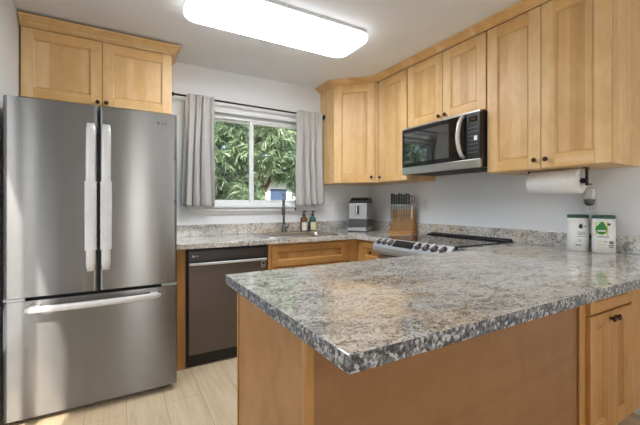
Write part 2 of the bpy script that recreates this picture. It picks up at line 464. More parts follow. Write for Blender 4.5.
# kitchen window
def window(name, x0, x1, z0, z1, y0, y1, sashes, side=1):
    b = B(); w = .04
    b.box(x0, x0 + w, y0, y1, z0, z1).box(x1 - w, x1, y0, y1, z0, z1).box(x0 + w, x1 - w, y0, y1, z0, z0 + w).box(x0 + w, x1 - w, y0, y1, z1 - w, z1)
    root = tag(b.build(name, vinyl, bevel=.003), kind='structure')
    for (a, c, off) in sashes:
        s = .035; sb = B(); ya, yb = y0 + .008 + off, y0 + .034 + off
        za, zb = z0 + w, z1 - w
        sb.box(a, a + s, ya, yb, za, zb).box(c - s, c, ya, yb, za, zb).box(a + s, c - s, ya, yb, za, za + s * .55).box(a + s, c - s, ya, yb, zb - s * .5, zb)
        so_ = sb.build('window_sash', vinyl, root, bevel=.002)
        B().box(a + s, c - s, (ya + yb) / 2 - .002, (ya + yb) / 2 + .002, za + s * .55, zb - s * .5).build('window_pane', pane_glass, so_)
    return root
MX = -1.405
window('window_1', WX0 + .001, WX1 - .001, WZ0 + .001, WZ1 - .001, .062, .136, [(WX0 + .04, MX + .022, .030), (MX - .030, WX1 - .04, .0)])
window('window_2', -1.249, -.251, .851, 2.099, YR - .10, YR - .04, [(-1.209, -.73, .03), (-.77, -.291, 0)])
window('door_1', -2.419, -1.681, .002, 2.099, YR - .10, YR - .04, [(-2.379, -1.721, .01)])
b = B(); xa, xb = XL - .125, XL - .075   # unseen glazed door added left of the camera to carry fill light
b.box(xa, xb, -2.499, -2.45, .001, 2.119).box(xa, xb, -1.10, -1.051, .001, 2.119).box(xa, xb, -2.45, -1.10, .001, .06).box(xa, xb, -2.45, -1.10, 2.07, 2.119).box(xa, xb, -1.80, -1.75, .06, 2.07)
w4 = struct('added_side_door', b, vinyl)
B().box(XL - .102, XL - .098, -2.45, -1.80, .06, 2.07).build('door_pane', pane_glass, w4)
B().box(XL - .102, XL - .098, -1.75, -1.10, .06, 2.07).build('door_pane', pane_glass, w4)
# stool and mitred apron moulding under the kitchen window
b = B()
def frustum(b, xa, xb, y, z, xa2, xb2, y2, z2):
    lo = [b.bm.verts.new(p) for p in ((xa2, -.0005, z2), (xb2, -.0005, z2), (xb2, y2, z2), (xa2, y2, z2))]
    hi = [b.bm.verts.new(p) for p in ((xa, -.0005, z), (xb, -.0005, z), (xb, y, z), (xa, y, z))]
    fs = [b.bm.faces.new(lo), b.bm.faces.new(hi)]
    for i in range(4): fs.append(b.bm.faces.new((lo[i], lo[(i+1) % 4], hi[(i+1) % 4], hi[i])))
    bmesh.ops.recalc_face_normals(b.bm, faces=fs)
frustum(b, -2.045, -.70, -.052, 1.1745, -2.045, -.70, -.052, 1.162)
frustum(b, -2.030, -.715, -.026, 1.162, -2.028, -.717, -.026, 1.155)
frustum(b, -2.030, -.715, -.036, 1.155, -2.004, -.741, -.036, 1.130)
frustum(b, -1.998, -.747, -.018, 1.130, -1.992, -.753, -.018, 1.122)
frustum(b, -1.998, -.747, -.024, 1.122, -1.985, -.760, -.024, 1.110)
tag(b.build('trim_1', trim_m, bevel=.0015), kind='structure')

# ------------------------------------------------------------------ ceiling lights
def ceiling_light(x0, x1, y0, y1, label, mat, group=None):
    r = thing('ceiling_light', label, 'ceiling light', ((x0+x1)/2, (y0+y1)/2, H - .002), 0)
    hx, hy = (x1-x0)/2, (y1-y0)/2
    def rr(hx, hy, rad, n=8):
        out = []
        for cx, cy, a0 in ((hx-rad, hy-rad, 0), (-hx+rad, hy-rad, 90), (-hx+rad, -hy+rad, 180), (hx-rad, -hy+rad, 270)):
            for k in range(n+1):
                a = R(a0 + 90*k/n); out.append((cx + rad*math.cos(a), cy + rad*math.sin(a)))
        return out
    B().prism(rr(hx - .006, hy - .006, .08), -.0235, 0).build('mounting_plate', steel_plain, r)
    def loft(name, steps, m_, cap_last):
        d = B(); rings = []
        for ins, z in steps: rings.append([d.bm.verts.new((x, y, z)) for x, y in rr(hx - ins, hy - ins, .085 - ins * .5)])
        n = len(rings[0])
        for a, c in zip(rings, rings[1:]):
            for k in range(n):
                f = d.bm.faces.new((a[k], a[(k+1) % n], c[(k+1) % n], c[k])); f.smooth = True
        d.bm.faces.new(rings[-1]); d.bm.faces.new(rings[0][::-1])
        bmesh.ops.recalc_face_normals(d.bm, faces=d.bm.faces)
        d.build(name, m_, r)
    loft('diffuser_rim', ((.006, -.024), (0, -.029), (0, -.050), (.006, -.061)), rim_m, True)
    loft('diffuser', ((.0065, -.0615), (.018, -.068), (.04, -.072)), mat, True)
    for sx in (-.55, -.1, .35):
        B().box(sx*hx - .012, sx*hx + .012, -hy - .003, -hy + .001, -.030, -.010).build('clip', white_pl, r)
ceiling_light(-2.212, -.985, -1.300, -.895, 'long white glowing fixture with rounded corners on the grey ceiling', diffuser_m)
ceiling_light(-2.2, -1.0, -5.6, -5.15, 'unseen white glowing fixture added as fill on the ceiling of the room behind', fill_m)  # added out-of-view fixture, lights the kitchen from behind the camera

# ------------------------------------------------------------------ cabinets
def knob(parent, x, z, y=0):
    b = B().lathe([(.006, 0), (.006, -.008), (.008, -.012), (.0135, -.018), (.0145, -.022), (.0115, -.026), (0, -.028)], (0, 0, 0), 'Y', 16)
    return b.build('knob', bronze, parent, (x, y, z))
def shaker(name, parent, x, z, w, h, mats, t=.02, fw=.058, rec=.0115, kn=None):
    """panelled front: local front at y=-t, back at y=0"""
    b = B(); f = -t; e = .0015
    b.box(0, fw, f, -.0005, 0, h, 0, e, 1).box(w - fw, w, f, -.0005, 0, h, 0, e, 1)
    b.box(fw, w - fw, f, -.0005, 0, fw, 1, e, 1).box(fw, w - fw, f, -.0005, h - fw, h, 1, e, 1)
    c = .0095; g_ = c + .0022
    b.box(fw + g_, w - fw - g_, f + rec, -.0005, fw + g_, h - fw - g_, 2)
    b.box(fw, w - fw, -.002, -.0006, fw, h - fw, 0)
    x0, x1, z0, z1 = fw, w - fw, fw, h - fw; yf, yp = f + .002, f + rec - .0003
    b.quad((x0, yf, z0), (x0, yf, z1), (x0+c, yp, z1-c), (x0+c, yp, z0+c), mi=0)
    b.quad((x1, yf, z1), (x1, yf, z0), (x1-c, yp, z0+c), (x1-c, yp, z1-c), mi=0)
    b.quad((x0, yf, z1), (x1, yf, z1), (x1-c, yp, z1-c), (x0+c, yp, z1-c), mi=1)
    b.quad((x1, yf, z0), (x0, yf, z0), (x0+c, yp, z0+c), (x1-c, yp, z0+c), mi=1)
    o = b.build(name, list(mats), parent, (x, 0, z))
    if kn: knob(o, kn[0], kn[1], -t + .001)
    return o
def carcass(parent, w, d, h, mats, toe=0, hollow=False):
    b = B()
    if hollow:
        b.box(0, .018, 0, d, toe, h).box(w - .018, w, 0, d, toe, h).box(.018, w - .018, d - .012, d, toe, h).box(.018, w - .018, 0, d - .012, toe, toe + .018)
        b.box(.018, w - .018, 0, .018, .665, h).box(.018, .045, 0, .018, toe + .018, .665).box(w - .108, w - .018, 0, .018, toe + .018, .665)
    elif toe: b.box(0, w, 0, d, toe, h, 0, .001, 1)
    else: b.box(0, w, 0, d, 0, h, 0, .001, 1)
    o = b.build('carcass', list(mats), parent)
    if toe: B().box(.002, w - .002, .07, d, .001, toe - .0005).build('toe_kick', kick_m, parent)
    return o
RW = R(-90)      # facing the room from the right wall
# above the fridge
c = thing('wall_cabinet', 'two-door maple wall cabinet above the refrigerator', 'cabinet', (-3.118, -.3095, 1.896))
carcass(c, .920, .309, .500, UP)
dz, dh = .003, 2.357 - 1.899
shaker('door', c, .004, dz, .449, dh, UP, fw=.066, kn=(.425, .020))
shaker('door', c, .457, dz, .459, dh, UP, fw=.066, kn=(.024, .020))
# diagonal corner cabinet
poly = [(-.0005, -.0005), (-.665, -.0005), (-.665, -.275), (-.342, -.585), (-.0005, -.585)]
c = thing('corner_cabinet', 'single-door maple corner wall cabinet set diagonally beside the window', 'cabinet', (0, 0, 1.408))
B().prism(poly, 0, .990).build('carcass', list(UP), c, bevel=.0015)
dv = Vector((.323, -.310)); L = dv.length
piv = thing('tmp', 'x', 'x'); bpy.data.objects.remove(piv)
d = shaker('door', c, 0, .003, L - .036, .980, UP, fw=.076, kn=(L - .070, .050))
d.location = (-.665 + .004 * dv.x / L, -.275 + .004 * dv.y / L, .003); d.rotation_euler = (0, 0, math.atan2(dv.y, dv.x))
# right wall run
def upper(y0, y1, z0, label, doors, zt=2.398):
    c = thing('wall_cabinet', label, 'cabinet', (-.338, y0, z0), RW)
    w = y0 - y1
    carcass(c, w, .3375, zt - z0, UP)
    for (a, e, k) in doors:
        shaker('door', c, a, .003, e - a, 2.392 - z0 - .004, UP, fw=.072, kn=k)
    return c
upper(-.592, -.9995, 1.408, 'narrow single-door maple wall cabinet left of the microwave', [(.018, .398, (.030, .045))])
upper(-1.0005, -1.7600, 1.852, 'short two-door maple wall cabinet directly above the microwave', [(.004, .384, (.352, .035)), (.388, .756, (.028, .035))])
upper(-1.7610, -2.4690, 1.408, 'tall two-door maple wall cabinet above the paper towel roll', [(.008, .358, (.320, .050)), (.362, .704, (.030, .050))])

def crown(name, path, label, zb=2.3595, zt=2.4385, out=.076):
    prof = [(0, 0), (.13, 0), (.17, .14), (.34, .20), (.45, .40), (.66, .58), (.80, .76), (.97, .82), (1, 1), (0, 1)]
    prof = [(o * out, zb + (zt - zb) * z) for o, z in prof]
    b = B(); n = len(path); pts = [Vector(p) for p in path]
    nor = []
    for i in range(n):
        ns = []
        for a, c in ((i-1, i), (i, i+1)):
            if a >= 0 and c < n:
                t = (pts[c] - pts[a]).normalized(); ns.append(Vector((t.y, -t.x)))
        if len(ns) == 1: nor.append(ns[0])
        else:
            m = (ns[0] + ns[1]).normalized(); nor.append(m / m.dot(ns[0]))
    rings = [[b.bm.verts.new((pts[i].x + nor[i].x * o, pts[i].y + nor[i].y * o, z)) for o, z in prof] for i in range(n)]
    k = len(prof)
    for a, c in zip(rings, rings[1:]):
        for j in range(k): b.bm.faces.new((a[j], a[(j+1) % k], c[(j+1) % k], c[j]))
    b.bm.faces.new(rings[0]); b.bm.faces.new(rings[-1][::-1])
    bmesh.ops.recalc_face_normals(b.bm, faces=b.bm.faces)
    return tag(b.build(name, maple_h), label, 'moulding')
crown('crown_moulding', [(-3.118, -.3315), (-2.196, -.3315), (-2.196, -.0015)], 'short maple crown moulding along the top of the cabinet over the refrigerator', 2.3595, 2.424, .056)
crown('crown_moulding', [(-.6665, -.0015), (-.6665, -.2795), (-.357, -.577), (-.3595, -.60), (-.3595, -2.4705), (-.0015, -2.4705)], 'long maple crown moulding wrapping the corner and right wall cabinets', 2.394, 2.4385, .068)

# ------------------------------------------------------------------ base units along the back wall
CT, CB = .909, .871
BH = CB - .001
tag(B().box(-2.200, -2.140, -.600, -.002, .002, BH, 0, .002, 1).box(-2.199, -2.141, -.592, -.01, .0005, .01).build('end_panel', honey_v), 'narrow honey wood end panel between refrigerator and dishwasher', 'panel')
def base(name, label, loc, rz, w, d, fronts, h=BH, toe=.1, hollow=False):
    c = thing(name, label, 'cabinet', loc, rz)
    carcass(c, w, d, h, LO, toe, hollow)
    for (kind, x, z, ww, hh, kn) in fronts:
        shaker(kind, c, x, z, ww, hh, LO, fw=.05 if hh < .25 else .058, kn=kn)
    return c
base('sink_cabinet', 'honey wood sink base cabinet right of the dishwasher', (-1.509, -.610, 0), 0, .8985, .608,
     [('false_front', .028, .680, .735, .172, None), ('door', .028, .11, .365, .555, (.335, .51)), ('door', .398, .11, .365, .555, (.03, .51))], hollow=True)
base('drawer_cabinet', 'narrow honey wood base cabinet between the corner and the range', (-.610, -.6105, 0), RW, .3715, .609,
     [('drawer', .074, .680, .285, .172, (.155, .086)), ('door', .074, .11, .285, .555, (.25, .51))])

# ------------------------------------------------------------------ dishwasher
dw = thing('dishwasher', 'dark stainless dishwasher with a bright bar handle under the counter', 'dishwasher', (-2.134, -.618, 0))
B().box(.0, .620, .02, .57, .012, BH - .004).build('tub_shell', black_plastic, dw)
dd = B().box(.010, .610, -.004, .019, .096, .742, 0, .004).build('door', steel_dark, dw)
B().box(.010, .610, .006, .019, .742, .772).build('grip_recess', black_plastic, dd)
B().box(.012, .608, -.020, .004, .744, .763, 0, .005).build('bar_handle', handle_m, dd)
cp = B().box(.010, .610, -.002, .019, .774, .850, 0, .003).build('control_strip', steel_panel, dw)
for i in range(9): B().box(.20 + i*.04, .212 + i*.04, -.0035, -.002, .808, .812).build('touch_mark', grey_print, cp)
b = B().lathe([(.0, -.0032), (.009, -.0032), (.009, -.0018)], (.042, 0, .812), 'Y', 16)
b.build('logo', white_print, cp)
text_mesh('logo_letters', 'LG', .018, white_print, cp, (.068, -.0024, .812))
bd = B().box(.562, .596, -.0055, -.004, .690, .738, 0).build('badge', silver_pl, dd)
B().box(.568, .590, -.0062, -.0055, .712, .731, 0).box(.568, .590, -.0062, -.0055, .697, .703).build('badge_print', mid_grey, bd)
B().box(.004, .616, .03, .045, .004, .094).build('kick_plate', black_plastic, dw)

# ------------------------------------------------------------------ countertops
def counter(name, b, label): return tag(b.build(name, [granite, granite_edge], bevel=.003), label, 'countertop')
b = B().slab([-2.214, -1.46, -.80, -.653, -.0015], [-.984, -.653, -.520, -.185, -.0015], CB, CT, skip={(0,0),(1,0),(2,0),(1,2)}, mi_side=0)
counter('countertop', b, 'speckled granite countertop along the window wall holding the sink')
b = B().slab([-2.184, -.653, -.0015], [-2.731, -1.861, -1.758], CB, CT, skip={(0,1)}, mi_side=1)
counter('countertop', b, 'large polished granite peninsula top with a blue-grey edge in the foreground')
def splash(b, label): return tag(b.build('backsplash', [granite], bevel=.002), label, 'backsplash')
splash(B().box(-2.214, -.0015, -.0215, -.0015, CT + .0005, CT + .100), 'low granite backsplash strip on the wall below the window')
splash(B().box(-.0215, -.0015, -2.731, -.0225, CT + .0005, CT + .100), 'long low granite backsplash strip on the right wall behind the range')

# ------------------------------------------------------------------ peninsula base
p = thing('peninsula_base', 'honey wood peninsula base with plain flat panels under the large granite top', 'cabinet', (0, 0, 0))
B().box(-2.125, -.741, -2.470, -1.915, .1, BH).build('carcass', [honey_v], p)
tag(B().box(-.630, -.004, -1.8925, -1.760, .002, BH, 0, .002, 1).build('filler_panel', honey_v), 'narrow honey wood filler between the range and the peninsula base', 'panel')
B().box(-2.10, -.745, -2.46, -1.975, .001, .099).build('toe_kick', kick_m, p)
B().box(-2.145, -2.126, -2.488, -1.914, .001, BH, 0, .001, 1).build('end_panel', honey_sheet, p)
B().box(-2.125, -.740, -2.490, -2.471, .001, BH, 0, .001, 1).build('back_panel', honey_sheet_shaded, p)
B().box(-2.152, -2.128, -2.499, -2.4905, .001, BH, 0, .003).box(-2.152, -2.1455, -2.4905, -2.474, .001, BH, 0, .002).build('corner_trim', honey_v, p)
B().box(-2.150, -2.126, -1.9135, -1.902, .001, BH, 0, .002).build('edge_trim', honey_v, p)
B().box(-.765, -.742, -2.502, -2.4905, .001, BH, 0, .003).build('edge_trim', honey_v, p)
for i in range(3):
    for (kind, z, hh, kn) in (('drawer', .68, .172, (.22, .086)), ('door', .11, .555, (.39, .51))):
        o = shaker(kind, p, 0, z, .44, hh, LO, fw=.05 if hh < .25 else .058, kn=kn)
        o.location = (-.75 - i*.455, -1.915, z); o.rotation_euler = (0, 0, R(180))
base('base_cabinet', 'honey wood two-door cabinet facing the room under the right end of the peninsula', (-.738, -2.500, 0), 0, .7365, .604,
     [('drawer', .026, .690, .445, .160, None), ('door', .026, .112, .221, .567, (.195, .535)), ('door', .250, .112, .221, .567, (.026, .535)), ('filler_panel', .476, .112, .25, .738, None)])

# ------------------------------------------------------------------ refrigerator
f = thing('refrigerator', 'tall stainless french-door refrigerator with sleeved handles by the left wall', 'refrigerator', (-3.086, -.865, 0))
W = .852
B().box(.004, W - .004, .062, .830, .035, 1.752, 0, .004).build('cabinet_body', body_dark, f)
def fdoor(name, x0, x1, z0, z1, bow=.005, parent=f):
    b = B(); n = 14; prof = []
    w = x1 - x0; r = .014
    for k in range(n + 1):
        u = k / n; x = x0 + w * u
        e = min(u, 1 - u) * w
        y = -bow * (1 - (2*((x) / W) - 1) ** 2)
        if e < r: y += r - math.sqrt(max(r*r - (r - e)**2, 0))
        prof.append((x, y))
    xs = [x0 + d for d in (0, .0012, .003, .0055, .009, .0145, .019, .025)] + [x0 + w*k/12 for k in range(1, 12)] + [x1 - d for d in (.025, .019, .0145, .009, .0055, .003, .0012, 0)]
    prof = []
    for x in xs:
        e = min(x - x0, x1 - x)
        y = -bow * (1 - (2*(x / W) - 1) ** 2)
        if e < r: y += r - math.sqrt(max(r*r - (r - e)**2, 0))
        prof.append((x, y))
    poly = prof + [(x1, .058), (x0, .058)]
    b.prism(poly, z0, z1)
    for fc in b.bm.faces:
        if abs(fc.normal.z) < .5 and fc.normal.y < -.05: fc.smooth = True
    o = b.build(name, steel, parent)
    wn_ = o.modifiers.new('weighted', 'WEIGHTED_NORMAL'); wn_.keep_sharp = True; wn_.weight = 90
    return o
dl = fdoor('door', 0, .4215, .692, 1.766); dr = fdoor('door', .4305, W, .692, 1.766)
fz = fdoor('freezer_drawer', 0, W, .042, .672)
def vhandle(parent, xc):
    z0, z1 = .815, 1.652
    pts = []
    b = B(); rings = []
    n = 20
    for k in range(n + 1):
        u = k / n; z = z0 + (z1 - z0) * u
        bow = -.052 - .014 * (1 - (2*u - 1) ** 2)
        th, hw = .011, .0235
        if k in (0, n): hw *= .8; th *= .6
        ring = []
        for j in range(14):
            a = 2*math.pi*j/14; ca, sa = math.cos(a), math.sin(a)
            m = (abs(ca)**3 + abs(sa)**3) ** (-1/3)
            ring.append(b.bm.verts.new((xc + hw*ca*m, bow + th*sa*m, z)))
        rings.append(ring)
    for a, c in zip(rings, rings[1:]):
        for j in range(14):
            fc = b.bm.faces.new((a[j], a[(j+1) % 14], c[(j+1) % 14], c[j])); fc.smooth = True
    b.bm.faces.new(rings[0][::-1]); b.bm.faces.new(rings[-1])
    for z in (z0 + .035, z1 - .035): b.box(xc - .012, xc + .012, -.055, -.009, z - .02, z + .02)
    h = b.build('handle', handle_m, parent)
    b = B(); rings = []
    za, zb = .935, 1.322; n = 26
    for k in range(n + 1):
        u = k / n; z = za + (zb - za) * u
        uu = (z - z0) / (z1 - z0); bow = -.052 - .014 * (1 - (2*uu - 1) ** 2)
        ring = []
        for j in range(20):
            a = 2*math.pi*j/20; ca, sa = math.cos(a), math.sin(a)
            m = (abs(ca)**3 + abs(sa)**3) ** (-1/3)
            k2 = 1 + .018 * math.sin(k * 1.9 + j) + (.07 if k in (0, n) else 0)
            ring.append(b.bm.verts.new((xc + .0285*k2*ca*m , bow + .016*k2*sa*m, z)))
        rings.append(ring)
    for a, c in zip(rings, rings[1:]):
        for j in range(20):
            fc = b.bm.faces.new((a[j], a[(j+1) % 20], c[(j+1) % 20], c[j])); fc.smooth = True
    tag(b.build('handle_sleeve', sleeve_m, h), 'white cloth sleeve wrapped around the handle')
vhandle(dl, .3900); vhandle(dr, .4645)
b = B(); rings = []; n = 24
for k in range(n + 1):
    u = k / n; x = .100 + .652 * u
    bow = -.058 - .020 * (1 - (2*u - 1) ** 2); dz = -.012 * (1 - (2*u - 1)**2)
    s_ = .6 if k in (0, n) else 1
    ring = []
    for j in range(14):
        a = 2*math.pi*j/14; ca, sa = math.cos(a), math.sin(a); m = (abs(ca)**3 + abs(sa)**3) ** (-1/3)
        ring.append(b.bm.verts.new((x, bow + .011*s_*ca*m, .634 + dz*0 + .018*s_*sa*m)))
    rings.append(ring)
for a, c in zip(rings, rings[1:]):
    for j in range(14):
        fc = b.bm.faces.new((a[j], a[(j+1) % 14], c[(j+1) % 14], c[j])); fc.smooth = True
b.bm.faces.new(rings[0][::-1]); b.bm.faces.new(rings[-1])
for x in (.135, .717): b.box(x - .02, x + .02, -.058, -.004, .622, .646)
b.build('handle', handle_m, fz)
lg = B().lathe([(0, -.0012), (.0085, -.0012), (.0085, 0)], (.742, -.0030, 1.703), 'Y', 20).build('logo', mid_grey, dr)
B().lathe([(.0055, -.0020), (.0068, -.0020), (.0068, -.0012), (.0055, -.0012), (.0055, -.0020)], (.742, -.0030, 1.703), 'Y', 20).box(.7415, .7428, -.0054, -.0040, 1.699, 1.7075).build('logo_line', silver_pl, lg)
text_mesh('logo_letters', 'LG', .026, mid_grey, dr, (.778, -.0026, 1.703))
for z in (1.49, 1.214): B().lathe([(.0055, 0), (.0055, -.004), (0, -.005)], (.838, .001, z), 'Y', 12).build('bumper', black_plastic, dr)
B().box(.0, .09, .010, .06, .6735, .6905).build('hinge_cover', silver_pl, f)
B().box(.765, W - .002, .010, .06, .6735, .6905).build('hinge_cover', silver_pl, f)
B().box(.412, .440, .035, .061, .70, 1.75).build('centre_seal', black_plastic, f)
for x in (.05, .80): B().lathe([(.02, .0005), (.02, .034)], (x, .09, 0), 'Z', 14).build('foot', black_plastic, f)
for x in (.05, .80): B().lathe([(.02, .0005), (.02, .034)], (x, .75, 0), 'Z', 14).build('foot', black_plastic, f)
B().box(.03, W - .03, .075, .09, .004, .034).build('toe_grille', black_plastic, f)

# ------------------------------------------------------------------ microwave over the range
m = thing('microwave', 'over-the-range black and stainless microwave under the short wall cabinet', 'microwave', (-.413, -.9935, 1.449), RW)
MW = .758
B().box(.001, MW - .001, .026, .4115, .006, .3995, 0, .003).build('body', body_dark, m)
B().box(.0, MW, .0, .0255, .385, .399, 0, .002).build('top_strip', steel_plain, m)
md = B().box(.0, .648, .0, .0255, .062, .3845, 0, .003).build('door', black_gloss, m)
B().box(.030, .500, -.0012, .0, .095, .352).build('door_window', mirror_glass, md)
B().tube([(.628, .002, .080), (.627, -.022, .092), (.622, -.040, .13), (.617, -.047, .18), (.615, -.049, .225), (.617, -.047, .27), (.622, -.040, .325), (.627, -.022, .362), (.628, .002, .374)],
         [.012, .013, .0145, .0155, .016, .0155, .0145, .013, .012], 14).build('handle', handle_m, md)
cpn = B().box(.6495, MW, .0, .0255, .062, .3845, 0, .002).build('control_panel', black_plastic, m)
B().box(.672, .738, -.0008, .0, .322, .360).build('display', black_glass, cpn)
text_mesh('clock_digits', '12:00', .016, grey_print, cpn, (.705, -.0012, .341))
for r_ in range(7):
    for c_ in range(4):
        B().box(.668 + c_*.020, .680 + c_*.020, -.0007, .0, .105 + r_*.029, .1105 + r_*.029).build('key_mark', grey_print, cpn)
B().box(.712, .738, -.0009, .0, .190, .222).build('start_key', white_print, cpn)
B().box(.0, MW, .0, .0255, .0, .0615, 0, .003).build('lower_strip', steel_plain, m)
B().lathe([(.0055, 0), (.0055, -.003), (0, -.004)], (.745, .0, .030), 'Y', 12).build('power_badge', yellow_m, m)
vg = B()
for i in range(14): vg.box(.06 + i*.046, .09 + i*.046, .06, .30, .001, .006)
vg.build('vent_grille', black_plastic, m)

# ------------------------------------------------------------------ range
r = thing('range', 'stainless slide-in electric range with black glass top between the counters', 'range', (-.640, -.988, 0), RW)
RWD = .766
B().box(.004, RWD - .004, .0, .60, .05, .898).build('body', body_dark, r)
ck = B().box(.0, RWD, -.028, .612, .900, .9175, 0, .003).build('cooktop', black_glass, r)
for (x, y, rad) in ((.21, .15, .095), (.55, .15, .115), (.21, .42, .08), (.55, .42, .09), (.38, .40, .05)):
    B().lathe([(rad - .002, .0), (rad, .0), (rad, .0006), (rad - .002, .0006), (rad - .002, .0)], (x, y, .9172), 'Z', 40).build('burner_ring', grey_print, ck)
B().box(.004, RWD - .004, .535, .612, .9176, .926, 0, .003).box(.004, RWD - .004, .580, .606, .925, .935, 0, .003).build('rear_vent', black_plastic, r)
# sloped bull-nose control panel (profile in y,z swept along x)
prof = [(-.028, .898), (-.029, .9165), (-.036, .9165), (-.093, .862), (-.099, .848), (-.098, .820), (-.090, .800), (-.070, .788), (-.001, .784), (-.001, .898)]
b = B().prism(prof, 0, RWD, axis='X')
knob_m = plain('knob_grey', (104, 105, 107), .35, .4)
range_front = plain('range_front_metal', (188, 192, 194), .32, .45)
cpan = b.build('control_panel', range_front, r, bevel=.004)
nrm = Vector((0, -.038, .064)).normalized()   # outward of the slope (pointing up and forward)
nrm = Vector((0, -.692, .722))
mid = Vector((0, -.0645, .8893))
ang = math.atan2(.86, .51)
def on_slope(bb, name, mats, x, parent, off=.001, s=0):
    o = bb.build(name, mats, parent, (x, mid.y + nrm.y*off, mid.z + nrm.z*off), (R(-46.2), 0, 0))
    return o
# shapes below are modelled with front towards local -y, then leaned back 59 degrees
on_slope(B().box(-.105, .105, -.0015, .0, -.032, .032), 'display_glass', black_glass, .330, cpan, 0)
for x in (.055, .122, .189, .478, .552, .626, .700):
    k = on_slope(B().lathe([(.026, 0), (.026, -.004), (.022, -.006), (.021, -.017), (.018, -.020), (0, -.021)], (0, 0, 0), 'Y', 20), 'knob', knob_m, x, cpan, .0005)
    B().lathe([(.030, .0005), (.030, -.004), (.0265, -.0045), (.0265, .0005), (.030, .0005)], (0, 0, 0), 'Y', 20).build('knob_ring', mid_grey, k)
    B().box(-.0075, .0075, -.032, -.0205, -.023, .023, 0, .002).build('knob_grip', handle_m, k, rot=(0, R(28), 0))
od = B().box(.004, RWD - .004, -.045, -.001, .205, .776, 0, .006).build('oven_door', steel_plain, r)
B().box(.10, RWD - .10, -.047, -.045, .30, .66).build('oven_window', black_glass, od)
B().tube([(.05, -.046, .735), (.05, -.085, .737), (.09, -.092, .737), (RWD - .09, -.092, .737), (RWD - .05, -.085, .737), (RWD - .05, -.046, .735)], .012, 12).build('handle', handle_m, od)
B().box(.004, RWD - .004, -.040, -.001, .055, .198, 0, .005).build('storage_drawer', steel_plain, r)
for x in (.05, RWD - .05): B().lathe([(.02, .0005), (.02, .05)], (x, .05, 0), 'Z', 12).build('foot', black_plastic, r)
for x in (.05, RWD - .05): B().lathe([(.02, .0005), (.02, .05)], (x, .5, 0), 'Z', 12).build('foot', black_plastic, r)

# ------------------------------------------------------------------ sink and faucet
s = thing('sink', 'stainless steel sink set in the granite counter below the window', 'sink', (-1.13, -.3525, CT))
def rrect(hx, hy, rad, n=6):
    out = []
    for cx, cy, a0 in ((hx-rad, hy-rad, 0), (-hx+rad, hy-rad, 90), (-hx+rad, -hy+rad, 180), (hx-rad, -hy+rad, 270)):
        for k in range(n+1):
            a = R(a0 + 90*k/n); out.append((cx + rad*math.cos(a), cy + rad*math.sin(a)))
    return out
b = B(); rings = []
for hx, hy, rad, z in ((.366, .197, .06, .0008), (.366, .197, .06, .006), (.352, .185, .055, .010), (.318, .155, .05, .008), (.312, .150, .05, -.002), (.305, .145, .05, -.17), (.28, .12, .05, -.19)):
    rings.append([b.bm.verts.new((x, y, z)) for x, y in rrect(hx, hy, rad)])
n = len(rings[0])
for a, c_ in zip(rings, rings[1:]):
    for k in range(n):
        fc = b.bm.faces.new((a[k], a[(k+1) % n], c_[(k+1) % n], c_[k])); fc.smooth = True
b.bm.faces.new(rings[-1])
bmesh.ops.recalc_face_normals(b.bm, faces=b.bm.faces)
b.build('basin', steel_plain, s)
B().lathe([(.045, -.1895), (.045, -.187), (.035, -.186), (.03, -.188), (0, -.1885)], (0, 0, 0), 'Z', 20).build('drain', chrome, s)
fa = thing('faucet', 'tall steel gooseneck faucet standing behind the sink', 'faucet', (-1.150, -.118, CT + .0005), R(-25))
B().lathe([(.031, 0), (.031, .006), (.027, .012), (.023, .05), (.020, .085), (.0, .088)], (0, 0, 0), 'Z', 20).build('base_column', faucet_m, fa)
arc = [(0, 0, .08), (0, 0, .27)] + [(.0 - .03*math.sin(R(a))*0, -.085 + .085*math.cos(R(a)), .30 + .085*math.sin(R(a))) for a in range(0, 181, 15)] + [(0, -.170, .27)]
B().tube(arc, .0115, 14).build('gooseneck', faucet_m, fa)
B().tube([(0, -.170, .272), (0, -.170, .255), (0, -.170, .19), (0, -.170, .185)], [.012, .016, .018, .013], 14).build('spray_head', faucet_m, fa)
B().tube([(.018, 0, .052), (.035, 0, .060), (.062, -.006, .095)], [.008, .007, .0055], 10).build('lever', faucet_m, fa)

